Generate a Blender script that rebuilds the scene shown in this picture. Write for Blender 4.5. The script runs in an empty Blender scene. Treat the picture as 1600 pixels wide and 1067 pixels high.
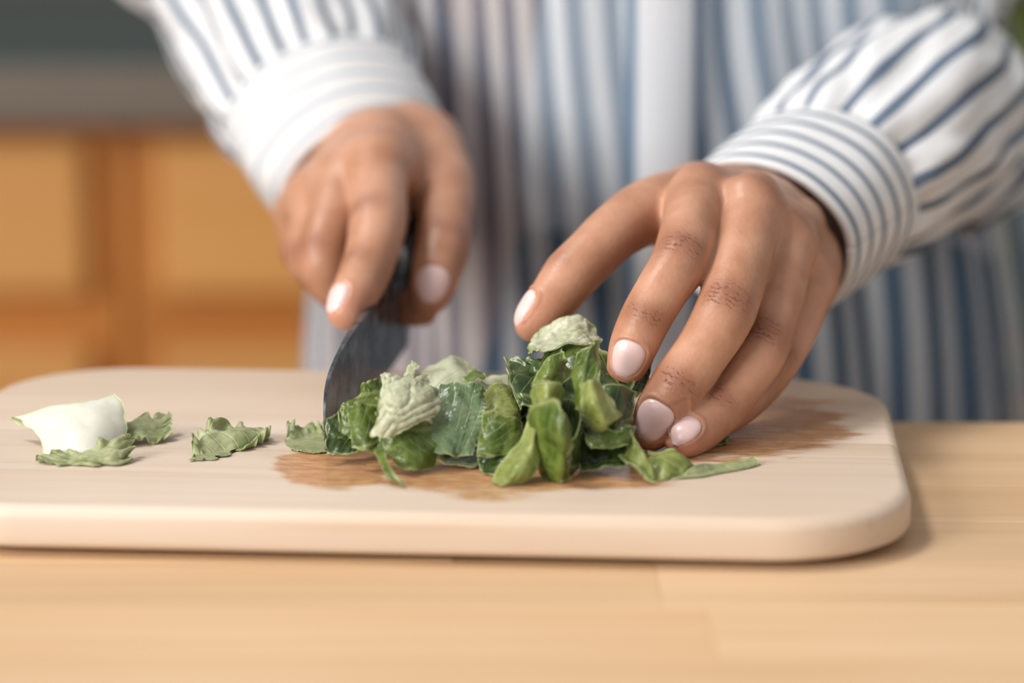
import bpy, bmesh, math, random
import numpy as np
from mathutils import Vector, Matrix, noise

sc = bpy.context.scene
COL = sc.collection
PI = math.pi
# ------------------------------------------------------------------ camera
FPX = 4444.0
PITCH = math.radians(11.85)
BT = 0.016                                   # height of the board's top over the worktop
CAM = Vector((0.0, -0.908, BT + 0.2264))
RIGHT = Vector((1, 0, 0)); UP = Vector((0, math.sin(PITCH), math.cos(PITCH)))
FWD = Vector((0, math.cos(PITCH), -math.sin(PITCH)))
cd = bpy.data.cameras.new('camera'); cam = bpy.data.objects.new('camera', cd); COL.objects.link(cam)
cd.sensor_width = 36.0; cd.lens = FPX * 36 / 1600; cd.clip_start = 0.05; cd.clip_end = 50
cam.location = CAM; cam.rotation_euler = (PI / 2 - PITCH, 0, 0)
cd.dof.use_dof = True; cd.dof.focus_distance = 0.930; cd.dof.aperture_fstop = 3.7
sc.camera = cam
# ------------------------------------------------------------------ world, sun, exposure
w = bpy.data.worlds.new('world'); sc.world = w; w.use_nodes = True
bg = w.node_tree.nodes['Background']; bg.inputs[0].default_value = (1.0, 0.985, 0.97, 1); bg.inputs[1].default_value = 0.48
sd = bpy.data.lights.new('sun', 'SUN'); sun = bpy.data.objects.new('sun', sd); COL.objects.link(sun)
sd.energy = 1.75; sd.angle = math.radians(14); sd.color = (1.0, 0.96, 0.91)
sun.rotation_euler = Vector((0.55, -0.05, -1.0)).to_track_quat('-Z', 'Y').to_euler()
# daylight through the window of the left wall (window_1 below)
WIN = Vector((-1.78, -1.60, 0.90))
ad = bpy.data.lights.new('window_daylight', 'AREA'); al = bpy.data.objects.new('window_daylight', ad); COL.objects.link(al)
ad.shape = 'RECTANGLE'; ad.size = 1.3; ad.size_y = 1.25; ad.energy = 86; ad.color = (1.0, 0.965, 0.92)
al.location = WIN; al.rotation_euler = Vector((1.0, 0.35, -0.1)).to_track_quat('-Z', 'Y').to_euler()
sc.view_settings.view_transform = 'Standard'; sc.view_settings.look = 'None'
sc.view_settings.gamma = 1; sc.view_settings.use_curve_mapping = False
sc.view_settings.exposure = 0.05


# ------------------------------------------------------------------ helpers
def P(px, py, Y):
    """point of the place at depth Y that the photograph shows at (px, py)"""
    d = RIGHT * ((px - 800) / FPX) + UP * ((533.5 - py) / FPX) + FWD
    return CAM + d * ((Y - CAM.y) / d.y)


def B(px, py, h=0.0):
    """the same for a point h above the board's top"""
    d = RIGHT * ((px - 800) / FPX) + UP * ((533.5 - py) / FPX) + FWD
    return CAM + d * ((BT + h - CAM.z) / d.z)


def tag(o, label=None, cat=None, group=None, kind=None):
    if label: o['label'] = label
    if cat: o['category'] = cat
    if group: o['group'] = group
    if kind: o['kind'] = kind
    return o


def mesh_obj(name, verts, faces, mat, parent=None, smooth=True, uvs=None):
    me = bpy.data.meshes.new(name)
    me.from_pydata([tuple(v) for v in verts], [], faces)
    if uvs is not None:
        ul = me.uv_layers.new(name='UVMap')
        vi = np.zeros(len(me.loops), dtype=np.int32); me.loops.foreach_get('vertex_index', vi)
        ul.data.foreach_set('uv', np.asarray(uvs, dtype=np.float32)[vi].ravel())
    if smooth: me.polygons.foreach_set('use_smooth', [True] * len(me.polygons))
    me.update()
    o = bpy.data.objects.new(name, me); COL.objects.link(o)
    if mat: me.materials.append(mat)
    if parent: o.parent = parent
    return o


def bm_obj(name, bm, mat, parent=None, smooth=False):
    me = bpy.data.meshes.new(name); bm.to_mesh(me); bm.free()
    if smooth: me.polygons.foreach_set('use_smooth', [True] * len(me.polygons))
    o = bpy.data.objects.new(name, me); COL.objects.link(o)
    if mat: me.materials.append(mat)
    if parent: o.parent = parent
    return o


def box_bm(x0, x1, y0, y1, z0, z1, bevel=0.0, seg=1):
    bm = bmesh.new(); bmesh.ops.create_cube(bm, size=1)
    for v in bm.verts:
        v.co = Vector((x0 + (v.co.x + .5) * (x1 - x0), y0 + (v.co.y + .5) * (y1 - y0), z0 + (v.co.z + .5) * (z1 - z0)))
    if bevel: bmesh.ops.bevel(bm, geom=bm.edges[:], offset=bevel, segments=seg, affect='EDGES', profile=.5)
    return bm


def box(name, x0, x1, y0, y1, z0, z1, mat, parent=None, bevel=0.0, seg=1):
    return bm_obj(name, box_bm(x0, x1, y0, y1, z0, z1, bevel, seg), mat, parent, False)


def empty(name, loc=(0, 0, 0)):
    o = bpy.data.objects.new(name, None); COL.objects.link(o); o.location = loc; o.empty_display_size = .02
    return o


# ------------------------------------------------------------------ node helper
class N:
    def __init__(s, name):
        s.m = bpy.data.materials.new(name); s.m.use_nodes = True
        s.t = s.m.node_tree; s.b = s.t.nodes['Principled BSDF']; s.out = s.t.nodes['Material Output']

    def n(s, typ, **kw):
        nd = s.t.nodes.new(typ)
        for k, v in kw.items():
            if k.startswith('i_'):
                key = k[2:]
                nd.inputs[int(key) if key.isdigit() else key.replace('_', ' ')].default_value = v
            else: setattr(nd, k, v)
        return nd

    def l(s, a, b): s.t.links.new(a, b)

    def val(s, sock, x):
        if hasattr(x, 'is_output'): s.l(x, sock)
        else: sock.default_value = x

    def math(s, op, a, b=0.0, c=0.0, clamp=False):
        nd = s.t.nodes.new('ShaderNodeMath'); nd.operation = op; nd.use_clamp = clamp
        s.val(nd.inputs[0], a); s.val(nd.inputs[1], b); s.val(nd.inputs[2], c)
        return nd.outputs[0]

    def mix(s, f, a, b, blend='MIX'):
        nd = s.t.nodes.new('ShaderNodeMix'); nd.data_type = 'RGBA'; nd.blend_type = blend
        s.val(nd.inputs[0], f)
        for sock, x in ((nd.inputs[6], a), (nd.inputs[7], b)):
            if hasattr(x, 'is_output'): s.l(x, sock)
            else: sock.default_value = (*x, 1)
        return nd.outputs[2]

    def rng(s, x, a, b, c=0.0, d=1.0, smooth=True):
        nd = s.t.nodes.new('ShaderNodeMapRange'); nd.interpolation_type = 'SMOOTHSTEP' if smooth else 'LINEAR'
        s.val(nd.inputs[0], x)
        for i, v in zip((1, 2, 3, 4), (a, b, c, d)): s.val(nd.inputs[i], v)
        return nd.outputs[0]

    def coord(s, which='Object', scale=(1, 1, 1), loc=(0, 0, 0)):
        tc = s.t.nodes.new('ShaderNodeTexCoord'); mp = s.t.nodes.new('ShaderNodeMapping')
        mp.inputs['Scale'].default_value = scale; mp.inputs['Location'].default_value = loc
        s.l(tc.outputs[which], mp.inputs[0]); return mp.outputs[0]

    def noise(s, vec, scale=5.0, detail=4.0, rough=.5, dist=0.0):
        nd = s.t.nodes.new('ShaderNodeTexNoise')
        nd.inputs['Scale'].default_value = scale; nd.inputs['Detail'].default_value = detail
        nd.inputs['Roughness'].default_value = rough; nd.inputs['Distortion'].default_value = dist
        s.l(vec, nd.inputs['Vector']); return nd.outputs['Fac']

    def bump(s, h, dist=.001, strength=1.0, normal=None):
        nd = s.t.nodes.new('ShaderNodeBump'); nd.inputs['Distance'].default_value = dist; nd.inputs['Strength'].default_value = strength
        s.l(h, nd.inputs['Height'])
        if normal is not None: s.l(normal, nd.inputs['Normal'])
        return nd.outputs[0]

    def attr(s, name):
        nd = s.t.nodes.new('ShaderNodeAttribute'); nd.attribute_name = name; return nd.outputs['Fac']

    def set(s, **kw):
        for k, v in kw.items():
            sock = s.b.inputs[k.replace('_', ' ')]
            if hasattr(v, 'is_output'): s.l(v, sock)
            elif isinstance(v, tuple) and len(v) == 3 and sock.type == 'RGBA': sock.default_value = (*v, 1)
            else: sock.default_value = v
        return s.m


def plain(name, col, rough=.5, **kw):
    a = N(name); v = a.coord(); f = a.noise(v, 30, 3)
    a.set(Base_Color=a.mix(f, tuple(c * .92 for c in col), tuple(min(1, c * 1.06) for c in col)), Roughness=rough, **kw)
    return a.m


def wood(name, c1, c2, c3, rough=.5, tint=.12, scale=1.0, axis=0):
    """fine straight grain along local X (axis 0) or Z (axis 2), every piece its own tint"""
    a = N(name)
    oi = a.n('ShaderNodeObjectInfo')
    tc = a.n('ShaderNodeTexCoord')
    off = a.n('ShaderNodeCombineXYZ'); a.l(a.math('MULTIPLY', oi.outputs['Random'], 7.0), off.inputs[0]); a.l(a.math('MULTIPLY', oi.outputs['Random'], 3.0), off.inputs[1])
    ad = a.n('ShaderNodeVectorMath', operation='ADD'); a.l(tc.outputs['Object'], ad.inputs[0]); a.l(off.outputs[0], ad.inputs[1])
    sc1 = [16 * scale] * 3; sc1[axis] = 1.6 * scale
    sc2 = [260 * scale] * 3; sc2[axis] = 5 * scale
    m1 = a.n('ShaderNodeMapping'); m1.inputs['Scale'].default_value = sc1; a.l(ad.outputs[0], m1.inputs[0])
    m2 = a.n('ShaderNodeMapping'); m2.inputs['Scale'].default_value = sc2; a.l(ad.outputs[0], m2.inputs[0])
    big = a.noise(m1.outputs[0], 1.6, 3, .5, 1.2)
    fine = a.noise(m2.outputs[0], 1.0, 4, .6, .2)
    c = a.mix(a.rng(big, .3, .7), c1, c2)
    c = a.mix(a.math('MULTIPLY', a.rng(fine, .5, .75), .55), c, c3)
    k = a.math('ADD', 1.0 - tint, a.math('MULTIPLY', oi.outputs['Random'], 2 * tint))
    kk = a.n('ShaderNodeCombineColor'); [a.l(k, kk.inputs[i]) for i in range(3)]
    c = a.mix(1.0, c, kk.outputs[0], 'MULTIPLY')
    a.set(Base_Color=c, Roughness=rough, Normal=a.bump(fine, .0003, .35))
    return a, c, fine


# ------------------------------------------------------------------ materials
def make_board_material():
    a, c, fine = wood('board_wood', (.69, .575, .475), (.635, .50, .385), (.55, .38, .245), .5, .05, 1.0)
    # juice soaked into the wood round the pile: an irregular wet stain drawn out along the grain; the right blob also carries painted shade
    tc = a.n('ShaderNodeTexCoord'); sx = a.n('ShaderNodeSeparateXYZ'); a.l(tc.outputs['Object'], sx.inputs[0])
    nv = a.noise(a.coord('Object', (14, 60, 1)), 1.0, 5, .6, .3)
    nf = a.noise(a.coord('Object', (120, 320, 1)), 1.0, 3, .6)

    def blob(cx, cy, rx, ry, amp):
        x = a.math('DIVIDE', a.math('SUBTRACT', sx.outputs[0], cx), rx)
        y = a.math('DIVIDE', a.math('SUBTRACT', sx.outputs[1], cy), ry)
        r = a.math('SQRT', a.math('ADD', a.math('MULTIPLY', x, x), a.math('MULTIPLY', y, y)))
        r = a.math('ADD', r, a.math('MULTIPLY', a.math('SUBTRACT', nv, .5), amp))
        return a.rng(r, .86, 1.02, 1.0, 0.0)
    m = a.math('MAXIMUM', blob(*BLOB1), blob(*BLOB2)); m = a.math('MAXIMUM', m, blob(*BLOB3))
    wet = a.mix(a.rng(nf, .35, .7), (.40, .165, .045), (.60, .32, .12))  # wet wood colour; in the right blob also the painted shade
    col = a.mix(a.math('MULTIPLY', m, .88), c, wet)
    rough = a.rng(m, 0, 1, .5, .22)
    b2 = a.bump(nf, .0006, .5)
    mixn = a.n('ShaderNodeMix', data_type='VECTOR'); a.l(m, mixn.inputs[0])
    a.l(a.bump(fine, .0003, .35), mixn.inputs[4]); a.l(b2, mixn.inputs[5])
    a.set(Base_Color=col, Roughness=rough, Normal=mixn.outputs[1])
    return a.m


def make_skin():
    a = N('skin')
    kn = a.attr('knuckle'); cs = a.attr('crease'); tip = a.attr('fingertip')
    v = a.coord()
    mott = a.noise(v, 55, 4, .55); fine = a.noise(v, 900, 3, .6); big = a.noise(v, 22, 2)
    c = a.mix(a.rng(mott, .3, .7), (.38, .18, .102), (.51, .275, .18))
    c = a.mix(a.math('MULTIPLY', a.rng(big, .45, .75), .35), c, (.36, .15, .085))
    c = a.mix(a.math('MULTIPLY', tip, .55), c, (.62, .26, .17))
    wob = a.math('MULTIPLY', a.math('SUBTRACT', a.noise(v, 210, 4, .65), .5), 9.0)
    ph = a.math('ADD', a.math('MULTIPLY', cs, 1.6), wob)
    ln = a.math('POWER', a.math('ABSOLUTE', a.math('SINE', ph)), .45)      # thin dark grooves where it nears zero
    gro = a.math('MULTIPLY', a.math('SUBTRACT', 1.0, ln), a.math('MULTIPLY', a.rng(kn, .25, .9), a.rng(a.noise(v, 330, 2), .38, .6)))
    c = a.mix(a.math('MULTIPLY', kn, .8), c, (.235, .085, .048))
    c = a.mix(a.math('MULTIPLY', gro, .75, clamp=True), c, (.20, .07, .035))
    vo = a.n('ShaderNodeTexVoronoi'); vo.inputs['Scale'].default_value = 700; a.l(v, vo.inputs['Vector'])
    h = a.math('SUBTRACT', a.math('ADD', a.math('MULTIPLY', vo.outputs[0], .14), a.math('MULTIPLY', fine, .12)), a.math('MULTIPLY', gro, .9))
    a.set(Base_Color=c, Roughness=.42, Normal=a.bump(h, .0006, .75), Subsurface_Weight=.08,
          Subsurface_Radius=(.006, .0022, .0011), Subsurface_Scale=.6)
    a.b.inputs['Specular IOR Level'].default_value = .42
    return a.m


def make_cloth(name, axis, period, light, dark, frac=.28, sheer=0.0, offset=0.0):
    """woven stripes: UV in metres, stripes vary along UV axis 0 (u) or 1 (v)"""
    a = N(name)
    uv = a.n('ShaderNodeUVMap', uv_map='UVMap'); sp = a.n('ShaderNodeSeparateXYZ'); a.l(uv.outputs[0], sp.inputs[0])
    x = a.math('FRACT', a.math('ADD', a.math('DIVIDE', sp.outputs[axis], period), 100.0 + offset))
    d = a.math('ABSOLUTE', a.math('SUBTRACT', x, .5))
    s = a.rng(d, frac / 2 - .035, frac / 2 + .035, 1.0, 0.0)
    v = a.coord(); ns = a.noise(v, 800, 3, .6)
    c = a.mix(s, light, dark)
    c = a.mix(a.math('MULTIPLY', ns, .25), c, tuple(q * .8 for q in light))
    a.set(Base_Color=c, Roughness=.85, Normal=a.bump(ns, .0004, .4))
    a.b.inputs['Specular IOR Level'].default_value = .15
    tr = a.n('ShaderNodeBsdfTranslucent'); a.l(c, tr.inputs[0])
    mx = a.n('ShaderNodeMixShader'); mx.inputs[0].default_value = .22
    a.l(a.b.outputs[0], mx.inputs[1]); a.l(tr.outputs[0], mx.inputs[2]); last = mx.outputs[0]
    if sheer:
        tp = a.n('ShaderNodeBsdfTransparent'); m2 = a.n('ShaderNodeMixShader'); m2.inputs[0].default_value = sheer
        a.l(last, m2.inputs[1]); a.l(tp.outputs[0], m2.inputs[2]); last = m2.outputs[0]
    a.l(last, a.out.inputs['Surface'])
    return a.m


def make_leaf(name, dark, light, vein, rough=.4, bl=1.0, rib=.0, trans=.25, coat=.08, veinw=1.0, drops=.82):
    """lettuce: blistered sheet, pale branching veins from a midrib at v = .5"""
    a = N(name)
    uv = a.n('ShaderNodeUVMap', uv_map='UVMap'); sp = a.n('ShaderNodeSeparateXYZ'); a.l(uv.outputs[0], sp.inputs[0])
    v = a.coord()
    n1 = a.noise(v, 110, 4, .6); n2 = a.noise(v, 45, 2)
    side = a.math('ABSOLUTE', a.math('SUBTRACT', sp.outputs[1], .5))
    mid = a.rng(side, .012 + rib * .2, .05 + rib * .45, 1.0, 0.0)
    br = a.math('SINE', a.math('ADD', a.math('MULTIPLY', a.math('SUBTRACT', sp.outputs[0], a.math('MULTIPLY', side, .9)), 30.0), a.math('MULTIPLY', n2, 5.0)))
    brv = a.rng(br, .90, 1.0)
    vo = a.n('ShaderNodeTexVoronoi'); vo.inputs['Scale'].default_value = 150; vo.feature = 'DISTANCE_TO_EDGE'; a.l(v, vo.inputs['Vector'])
    net = a.rng(vo.outputs[0], 0.0, .16, 1.0, 0.0)
    c = a.mix(a.rng(n1, .3, .72), dark, light)
    c = a.mix(a.math('MULTIPLY', a.math('MAXIMUM', a.math('MULTIPLY', brv, .55), a.math('MULTIPLY', net, .22)), veinw), c, vein)
    c = a.mix(a.math('MULTIPLY', mid, .8 * veinw), c, vein)
    c = a.mix(a.math('MULTIPLY', a.attr('rim'), .8), c, (.46, .53, .24))                 # the thin cut rim is paler
    h = a.math('ADD', a.math('MULTIPLY', vo.outputs[0], .8 * bl), a.math('ADD', a.math('MULTIPLY', n1, .7 * bl), a.math('MULTIPLY', brv, -.35 * veinw)))
    dr = a.n('ShaderNodeTexVoronoi'); dr.inputs['Scale'].default_value = 520; a.l(v, dr.inputs['Vector'])
    sel = a.n('ShaderNodeSeparateColor'); a.l(dr.outputs['Color'], sel.inputs[0])
    drop = a.math('MULTIPLY', a.rng(dr.outputs['Distance'], .12, .34, 1.0, 0.0), a.math('GREATER_THAN', sel.outputs[0], drops))     # beads of water
    a.set(Base_Color=c, Roughness=a.rng(drop, 0, .3, rough, .08), Normal=a.bump(drop, .0004, .7, a.bump(h, .0014, .5)))
    a.b.inputs['Coat Weight'].default_value = coat; a.b.inputs['Coat Roughness'].default_value = .12
    tr = a.n('ShaderNodeBsdfTranslucent'); a.l(a.mix(.5, c, light), tr.inputs[0])
    mx = a.n('ShaderNodeMixShader'); mx.inputs[0].default_value = trans
    a.l(a.b.outputs[0], mx.inputs[1]); a.l(tr.outputs[0], mx.inputs[2]); a.l(mx.outputs[0], a.out.inputs['Surface'])
    return a.m


# ================================================================== the setting
FLOOR = -0.90
m_floor = wood('floor_wood', (.30, .18, .10), (.26, .15, .08), (.20, .11, .06), .45)[0].m
m_wall = plain('wall_paint', (.055, .075, .078), .7)
m_lightwall = plain('light_wall_paint', (.75, .73, .70), .8)
tag(box('floor', -1.9, 2.5, -2.6, 1.75, FLOOR - .05, FLOOR, m_floor), kind='structure')
tag(box('wall_back', -1.9, 2.5, 1.75, 1.85, FLOOR - .05, 1.7, m_wall), kind='structure')

wx = -1.80
for nm, y0, y1, z0, z1 in (('wall_left', -2.6, 1.75, FLOOR, WIN.z - .64), ('wall_left', -2.6, 1.75, WIN.z + .64, 2.0), ('wall_left', -2.6, WIN.y - .66, WIN.z - .64, WIN.z + .64), ('wall_left', WIN.y + .66, 1.75, WIN.z - .64, WIN.z + .64)):
    tag(box(nm, wx - .10, wx, y0, y1, z0, z1, m_lightwall), kind='structure')
m_frame = plain('window_frame_paint', (.80, .79, .77), .4)
wn = tag(empty('window_1', (wx - .05, WIN.y, WIN.z)), kind='structure')
for y0, y1, z0, z1 in ((-.66, .66, -.64, -.59), (-.66, .66, .59, .64), (-.66, -.61, -.59, .59), (.61, .66, -.59, .59), (-.02, .02, -.59, .59)):
    box('frame', -.03, .03, y0, y1, z0, z1, m_frame, wn, .004, 1)

# kitchen run behind the person: base cabinets of honey wood, a stone worktop over them
m_cab = wood('honey_cabinet_wood', (.70, .28, .06), (.63, .245, .05), (.52, .18, .03), .45, .05, .6)[0].m
m_cabdoor = wood('honey_drawer_wood', (.90, .47, .155), (.84, .415, .125), (.74, .33, .08), .42, .06, .6)[0].m
m_stone = plain('grey_stone', (.22, .185, .15), .5)
m_wtop = plain('dark_stone', (.065, .08, .078), .4)
m_dark = plain('dark_metal', (.03, .032, .034), .35, Metallic=.6)
CY = 1.10; LIFT = .020
xs = [-1.28, -.785, -.28, .225, .73, 1.235]
place = ['at the far left', 'behind the knife sleeve', 'behind the striped shirt', 'behind the buttoned shirt front', 'behind the tall houseplant']
for i in range(5):
    x0, x1 = xs[i] + .002, xs[i + 1] - .002
    e = empty('base_cabinet', ((x0 + x1) / 2, CY, FLOOR))
    e.scale = (1, 1, (.862 + LIFT) / .862)
    tag(e, 'honey wood base cabinet with drawer, %s in the blurred back kitchen' % place[i], 'cabinet', 'base cabinets of the back kitchen')
    hw = (x1 - x0) / 2
    box('body', -hw, hw, .02, .58, .08, .862, m_cab, e)
    box('plinth', -hw, hw, .06, .56, 0, .08, m_cab, e)
    d = box('drawer', -hw + .024, hw - .024, 0, .02, .738, .845, m_cabdoor, e, .004, 2)
    box('knob', -.05, .05, -.022, 0, .786, .796, m_dark, d, .003, 2)
    d = box('door', -hw + .024, hw - .024, 0, .02, .11, .700, m_cabdoor, e, .004, 2)
    box('panel', -hw + .085, hw - .085, -.003, .004, .17, .64, m_cabdoor, d, .003, 2)
    box('handle', hw - .06, hw - .05, -.025, 0, .54, .66, m_dark, d, .003, 2)
e = empty('stone_worktop', (0, CY, LIFT - .0015))
tag(e, 'thick grey stone worktop lying on the honey wood cabinets at the back', 'worktop')
box('slab', xs[0], xs[-1], -.027, .64, -.036, .004, m_wtop, e, .002, 2)
box('front_edge', xs[0], xs[-1], -.034, -.027, -.036, .0035, m_stone, e, .002, 2)
box('upstand', xs[0], xs[-1], .62, .645, .004, .055, plain('upstand_stone', (.17, .155, .14), .5), e, .003, 2)

# the island the person works at: laminated staves, each a piece of its own
m_ctr = wood('counter_wood', (.68, .475, .295), (.61, .40, .22), (.50, .285, .125), .42, .07, .8)[0].m
ISL_BACK = 0.104
isl = empty('butcher_block_worktop', (0, -.2, 0))
tag(isl, 'light butcher block worktop of long glued staves under the cutting board', 'worktop')
rng = random.Random(4)
y = ISL_BACK + .2; k = 0
while y > -.62:
    wd = .0455
    x = -.95 - rng.random() * .3
    while x < .95:
        ln = .42 + rng.random() * .3
        box('stave', max(x, -.95), min(x + ln, .95) , y - wd, y, -.038, 0.0 - rng.random() * .00012, m_ctr, isl, .0003, 1) if min(x + ln, .95) - max(x, -.95) > .02 else None
        x += ln
    y -= wd; k += 1
isb = empty('island_cabinet', (0, -.2, FLOOR))
tag(isb, 'wooden island cabinet carrying the butcher block worktop', 'cabinet')
box('body', -.90, .90, -.36, .22, .08, .862, m_cab, isb)
box('plinth', -.86, .86, -.32, .18, 0, .08, m_cab, isb)

# ------------------------------------------------------------------ cutting board
YAW = math.radians(-4.0)
BW, BD, BR = .319, .200, .045
BC = Vector((-.0305, .0190, 0.0008))
Mb = Matrix.Translation(BC) @ Matrix.Rotation(YAW, 4, 'Z')
Mi = Mb.inverted()


def bl(px, py):
    q = Mi @ B(px, py); return q.x, q.y


def blob_of(x0, x1, y0, y1, amp):
    ax = bl(x0, (y0 + y1) / 2); bx = bl(x1, (y0 + y1) / 2); ay = bl((x0 + x1) / 2, y1); by = bl((x0 + x1) / 2, y0)
    return ((ax[0] + bx[0]) / 2, (ay[1] + by[1]) / 2, (bx[0] - ax[0]) / 2, (by[1] - ay[1]) / 2, amp)


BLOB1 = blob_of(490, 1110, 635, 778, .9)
BLOB2 = blob_of(930, 1330, 604, 722, 1.5)  # wet smears, spread wider to paint in the shade at the back right
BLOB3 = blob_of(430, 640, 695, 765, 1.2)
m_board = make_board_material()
board = empty('cutting_board', BC); board.rotation_euler = (0, 0, YAW)
tag(board, 'pale wooden cutting board with rounded corners lying on the worktop', 'cutting board')


def rounded_board():
    bm = bmesh.new(); pts = []
    for cx, cy, a0 in ((BW / 2 - BR, BD / 2 - BR, 0), (-BW / 2 + BR, BD / 2 - BR, 90), (-BW / 2 + BR, -BD / 2 + BR, 180), (BW / 2 - BR, -BD / 2 + BR, 270)):
        for i in range(17):
            t = math.radians(a0 + 90 * i / 16); pts.append((cx + BR * math.cos(t), cy + BR * math.sin(t)))
    T = BT - .0008
    prof = []                                   # (inset, z) from bottom rim up to the top rim
    r = .0042
    for i in range(6):
        t = PI / 2 * i / 5; prof.append((.013 * (1 - math.sin(t)) ** 1.0, .0042 * (1 - math.cos(t))))
    for i in range(9):
        t = PI / 2 * i / 8; prof.append((r * (1 - math.cos(t)) , T - r + r * math.sin(t)))
    rings = []
    for ins, z in prof:
        kx = (BW / 2 - ins) / (BW / 2); ky = (BD / 2 - ins) / (BD / 2)
        rings.append([bm.verts.new((x * kx, y * ky, z)) for x, y in pts])
    n = len(pts)
    for a, b in zip(rings, rings[1:]):
        for i in range(n): bm.faces.new((a[i], a[(i + 1) % n], b[(i + 1) % n], b[i]))
    bm.faces.new(rings[-1]); bm.faces.new(list(reversed(rings[0])))
    bmesh.ops.recalc_face_normals(bm, faces=bm.faces[:])
    return bm


cuts = [-BD, -.050, -.002, .046, BD]
for lo, hi in zip(cuts, cuts[1:]):
    bm = rounded_board()
    for yy, sgn in ((lo, -1), (hi, 1)):
        g = bmesh.ops.bisect_plane(bm, geom=bm.verts[:] + bm.edges[:] + bm.faces[:], plane_co=(0, yy, 0), plane_no=(0, sgn, 0), clear_outer=True)
        ed = [q for q in g['geom_cut'] if isinstance(q, bmesh.types.BMEdge)]
        if ed: bmesh.ops.edgeloop_fill(bm, edges=ed)
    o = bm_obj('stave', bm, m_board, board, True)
    o.data.set_sharp_from_angle(angle=math.radians(35))


# ================================================================== surface of a distance field (hands)
def catmull(pts, per):
    pts = [np.asarray(p, dtype=float) for p in pts]
    ext = [2 * pts[0] - pts[1]] + pts + [2 * pts[-1] - pts[-2]]
    out = []
    for i in range(1, len(ext) - 2):
        p0, p1, p2, p3 = ext[i - 1:i + 3]
        for k in range(per):
            t = k / per
            out.append(.5 * ((2 * p1) + (-p0 + p2) * t + (2 * p0 - 5 * p1 + 4 * p2 - p3) * t * t + (-p0 + 3 * p1 - 3 * p2 + p3) * t ** 3))
    out.append(pts[-1]); return np.array(out)


def seg_d(X, Yy, Z, a, b, ra, rb):
    ba = b - a; l2 = float(ba @ ba) + 1e-12
    px, py, pz = X - a[0], Yy - a[1], Z - a[2]
    t = np.clip((px * ba[0] + py * ba[1] + pz * ba[2]) / l2, 0, 1)
    return np.sqrt((px - t * ba[0]) ** 2 + (py - t * ba[1]) ** 2 + (pz - t * ba[2]) ** 2) - (ra + (rb - ra) * t)


class Field:
    def __init__(s, lo, hi, h):
        s.h = h; s.lo = np.asarray(lo, dtype=float); s.n = np.ceil((np.asarray(hi) - s.lo) / h).astype(int) + 1
        s.ax = [(s.lo[i] + h * np.arange(s.n[i])).astype(np.float32) for i in range(3)]

    def new(s): return np.full(tuple(s.n), .05, dtype=np.float32)

    def add(s, F, a, b, ra, rb, margin=.013, k=0.0):
        m = max(ra, rb) + margin
        lo = np.floor((np.minimum(a, b) - m - s.lo) / s.h).astype(int); hi = np.ceil((np.maximum(a, b) + m - s.lo) / s.h).astype(int) + 1
        lo = np.clip(lo, 0, s.n); hi = np.clip(hi, 0, s.n)
        if np.any(hi <= lo): return
        sl = tuple(slice(lo[i], hi[i]) for i in range(3))
        d = seg_d(s.ax[0][sl[0]][:, None, None], s.ax[1][sl[1]][None, :, None], s.ax[2][sl[2]][None, None, :], a, b, ra, rb).astype(np.float32)
        F[sl] = smin(F[sl], d, k) if k else np.minimum(F[sl], d)

    def chain(s, F, pr, k=0.0):
        for q in range(len(pr) - 1): s.add(F, pr[q][:3], pr[q + 1][:3], pr[q][3], pr[q + 1][3], k=k)


def smin(a, b, k):
    hh = np.maximum(k - np.abs(a - b), 0) / k
    return np.minimum(a, b) - hh * hh * (k * .25)


def surface_nets(F, lo, h):
    ins = F < 0
    c = [ins[i:ins.shape[0] - 1 + i, j:ins.shape[1] - 1 + j, k:ins.shape[2] - 1 + k] for i in (0, 1) for j in (0, 1) for k in (0, 1)]
    s = np.zeros(c[0].shape, dtype=np.int8)
    for q in c: s += q
    act = (s > 0) & (s < 8)
    idx = np.full(act.shape, -1, dtype=np.int64); I = np.argwhere(act); idx[act] = np.arange(len(I))
    acc = np.zeros((len(I), 3)); cnt = np.zeros(len(I))
    cor = [(i, j, k) for i in (0, 1) for j in (0, 1) for k in (0, 1)]
    for u in cor:
        for v in cor:
            dd = np.array(v) - np.array(u)
            if dd.sum() == 1 and dd.min() >= 0:
                fu = F[I[:, 0] + u[0], I[:, 1] + u[1], I[:, 2] + u[2]]; fv = F[I[:, 0] + v[0], I[:, 1] + v[1], I[:, 2] + v[2]]
                m = (fu < 0) != (fv < 0); t = np.where(m, fu / np.where(m, fu - fv, 1), 0)
                acc[m] += (np.array(u)[None] + t[:, None] * dd[None])[m]; cnt[m] += 1
    V = (I + acc / cnt[:, None]) * h + lo
    quads = []
    for ax in range(3):
        b, d = (ax + 1) % 3, (ax + 2) % 3
        s0 = [slice(None)] * 3; s1 = [slice(None)] * 3; s0[ax] = slice(0, -1); s1[ax] = slice(1, None)
        f0 = ins[tuple(s0)]; f1 = ins[tuple(s1)]
        E = np.argwhere(f0 != f1); E = E[(E[:, b] > 0) & (E[:, d] > 0) & (E[:, b] < F.shape[b] - 1) & (E[:, d] < F.shape[d] - 1)]
        flip = f0[E[:, 0], E[:, 1], E[:, 2]]

        def at(ob, od):
            q = E.copy(); q[:, b] += ob; q[:, d] += od; return idx[q[:, 0], q[:, 1], q[:, 2]]
        q = np.stack([at(-1, -1), at(0, -1), at(0, 0), at(-1, 0)], 1)
        q[~flip] = q[~flip][:, ::-1]; quads.append(q)
    Q = np.concatenate(quads); Q = Q[(Q >= 0).all(1)]
    return V, Q


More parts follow.
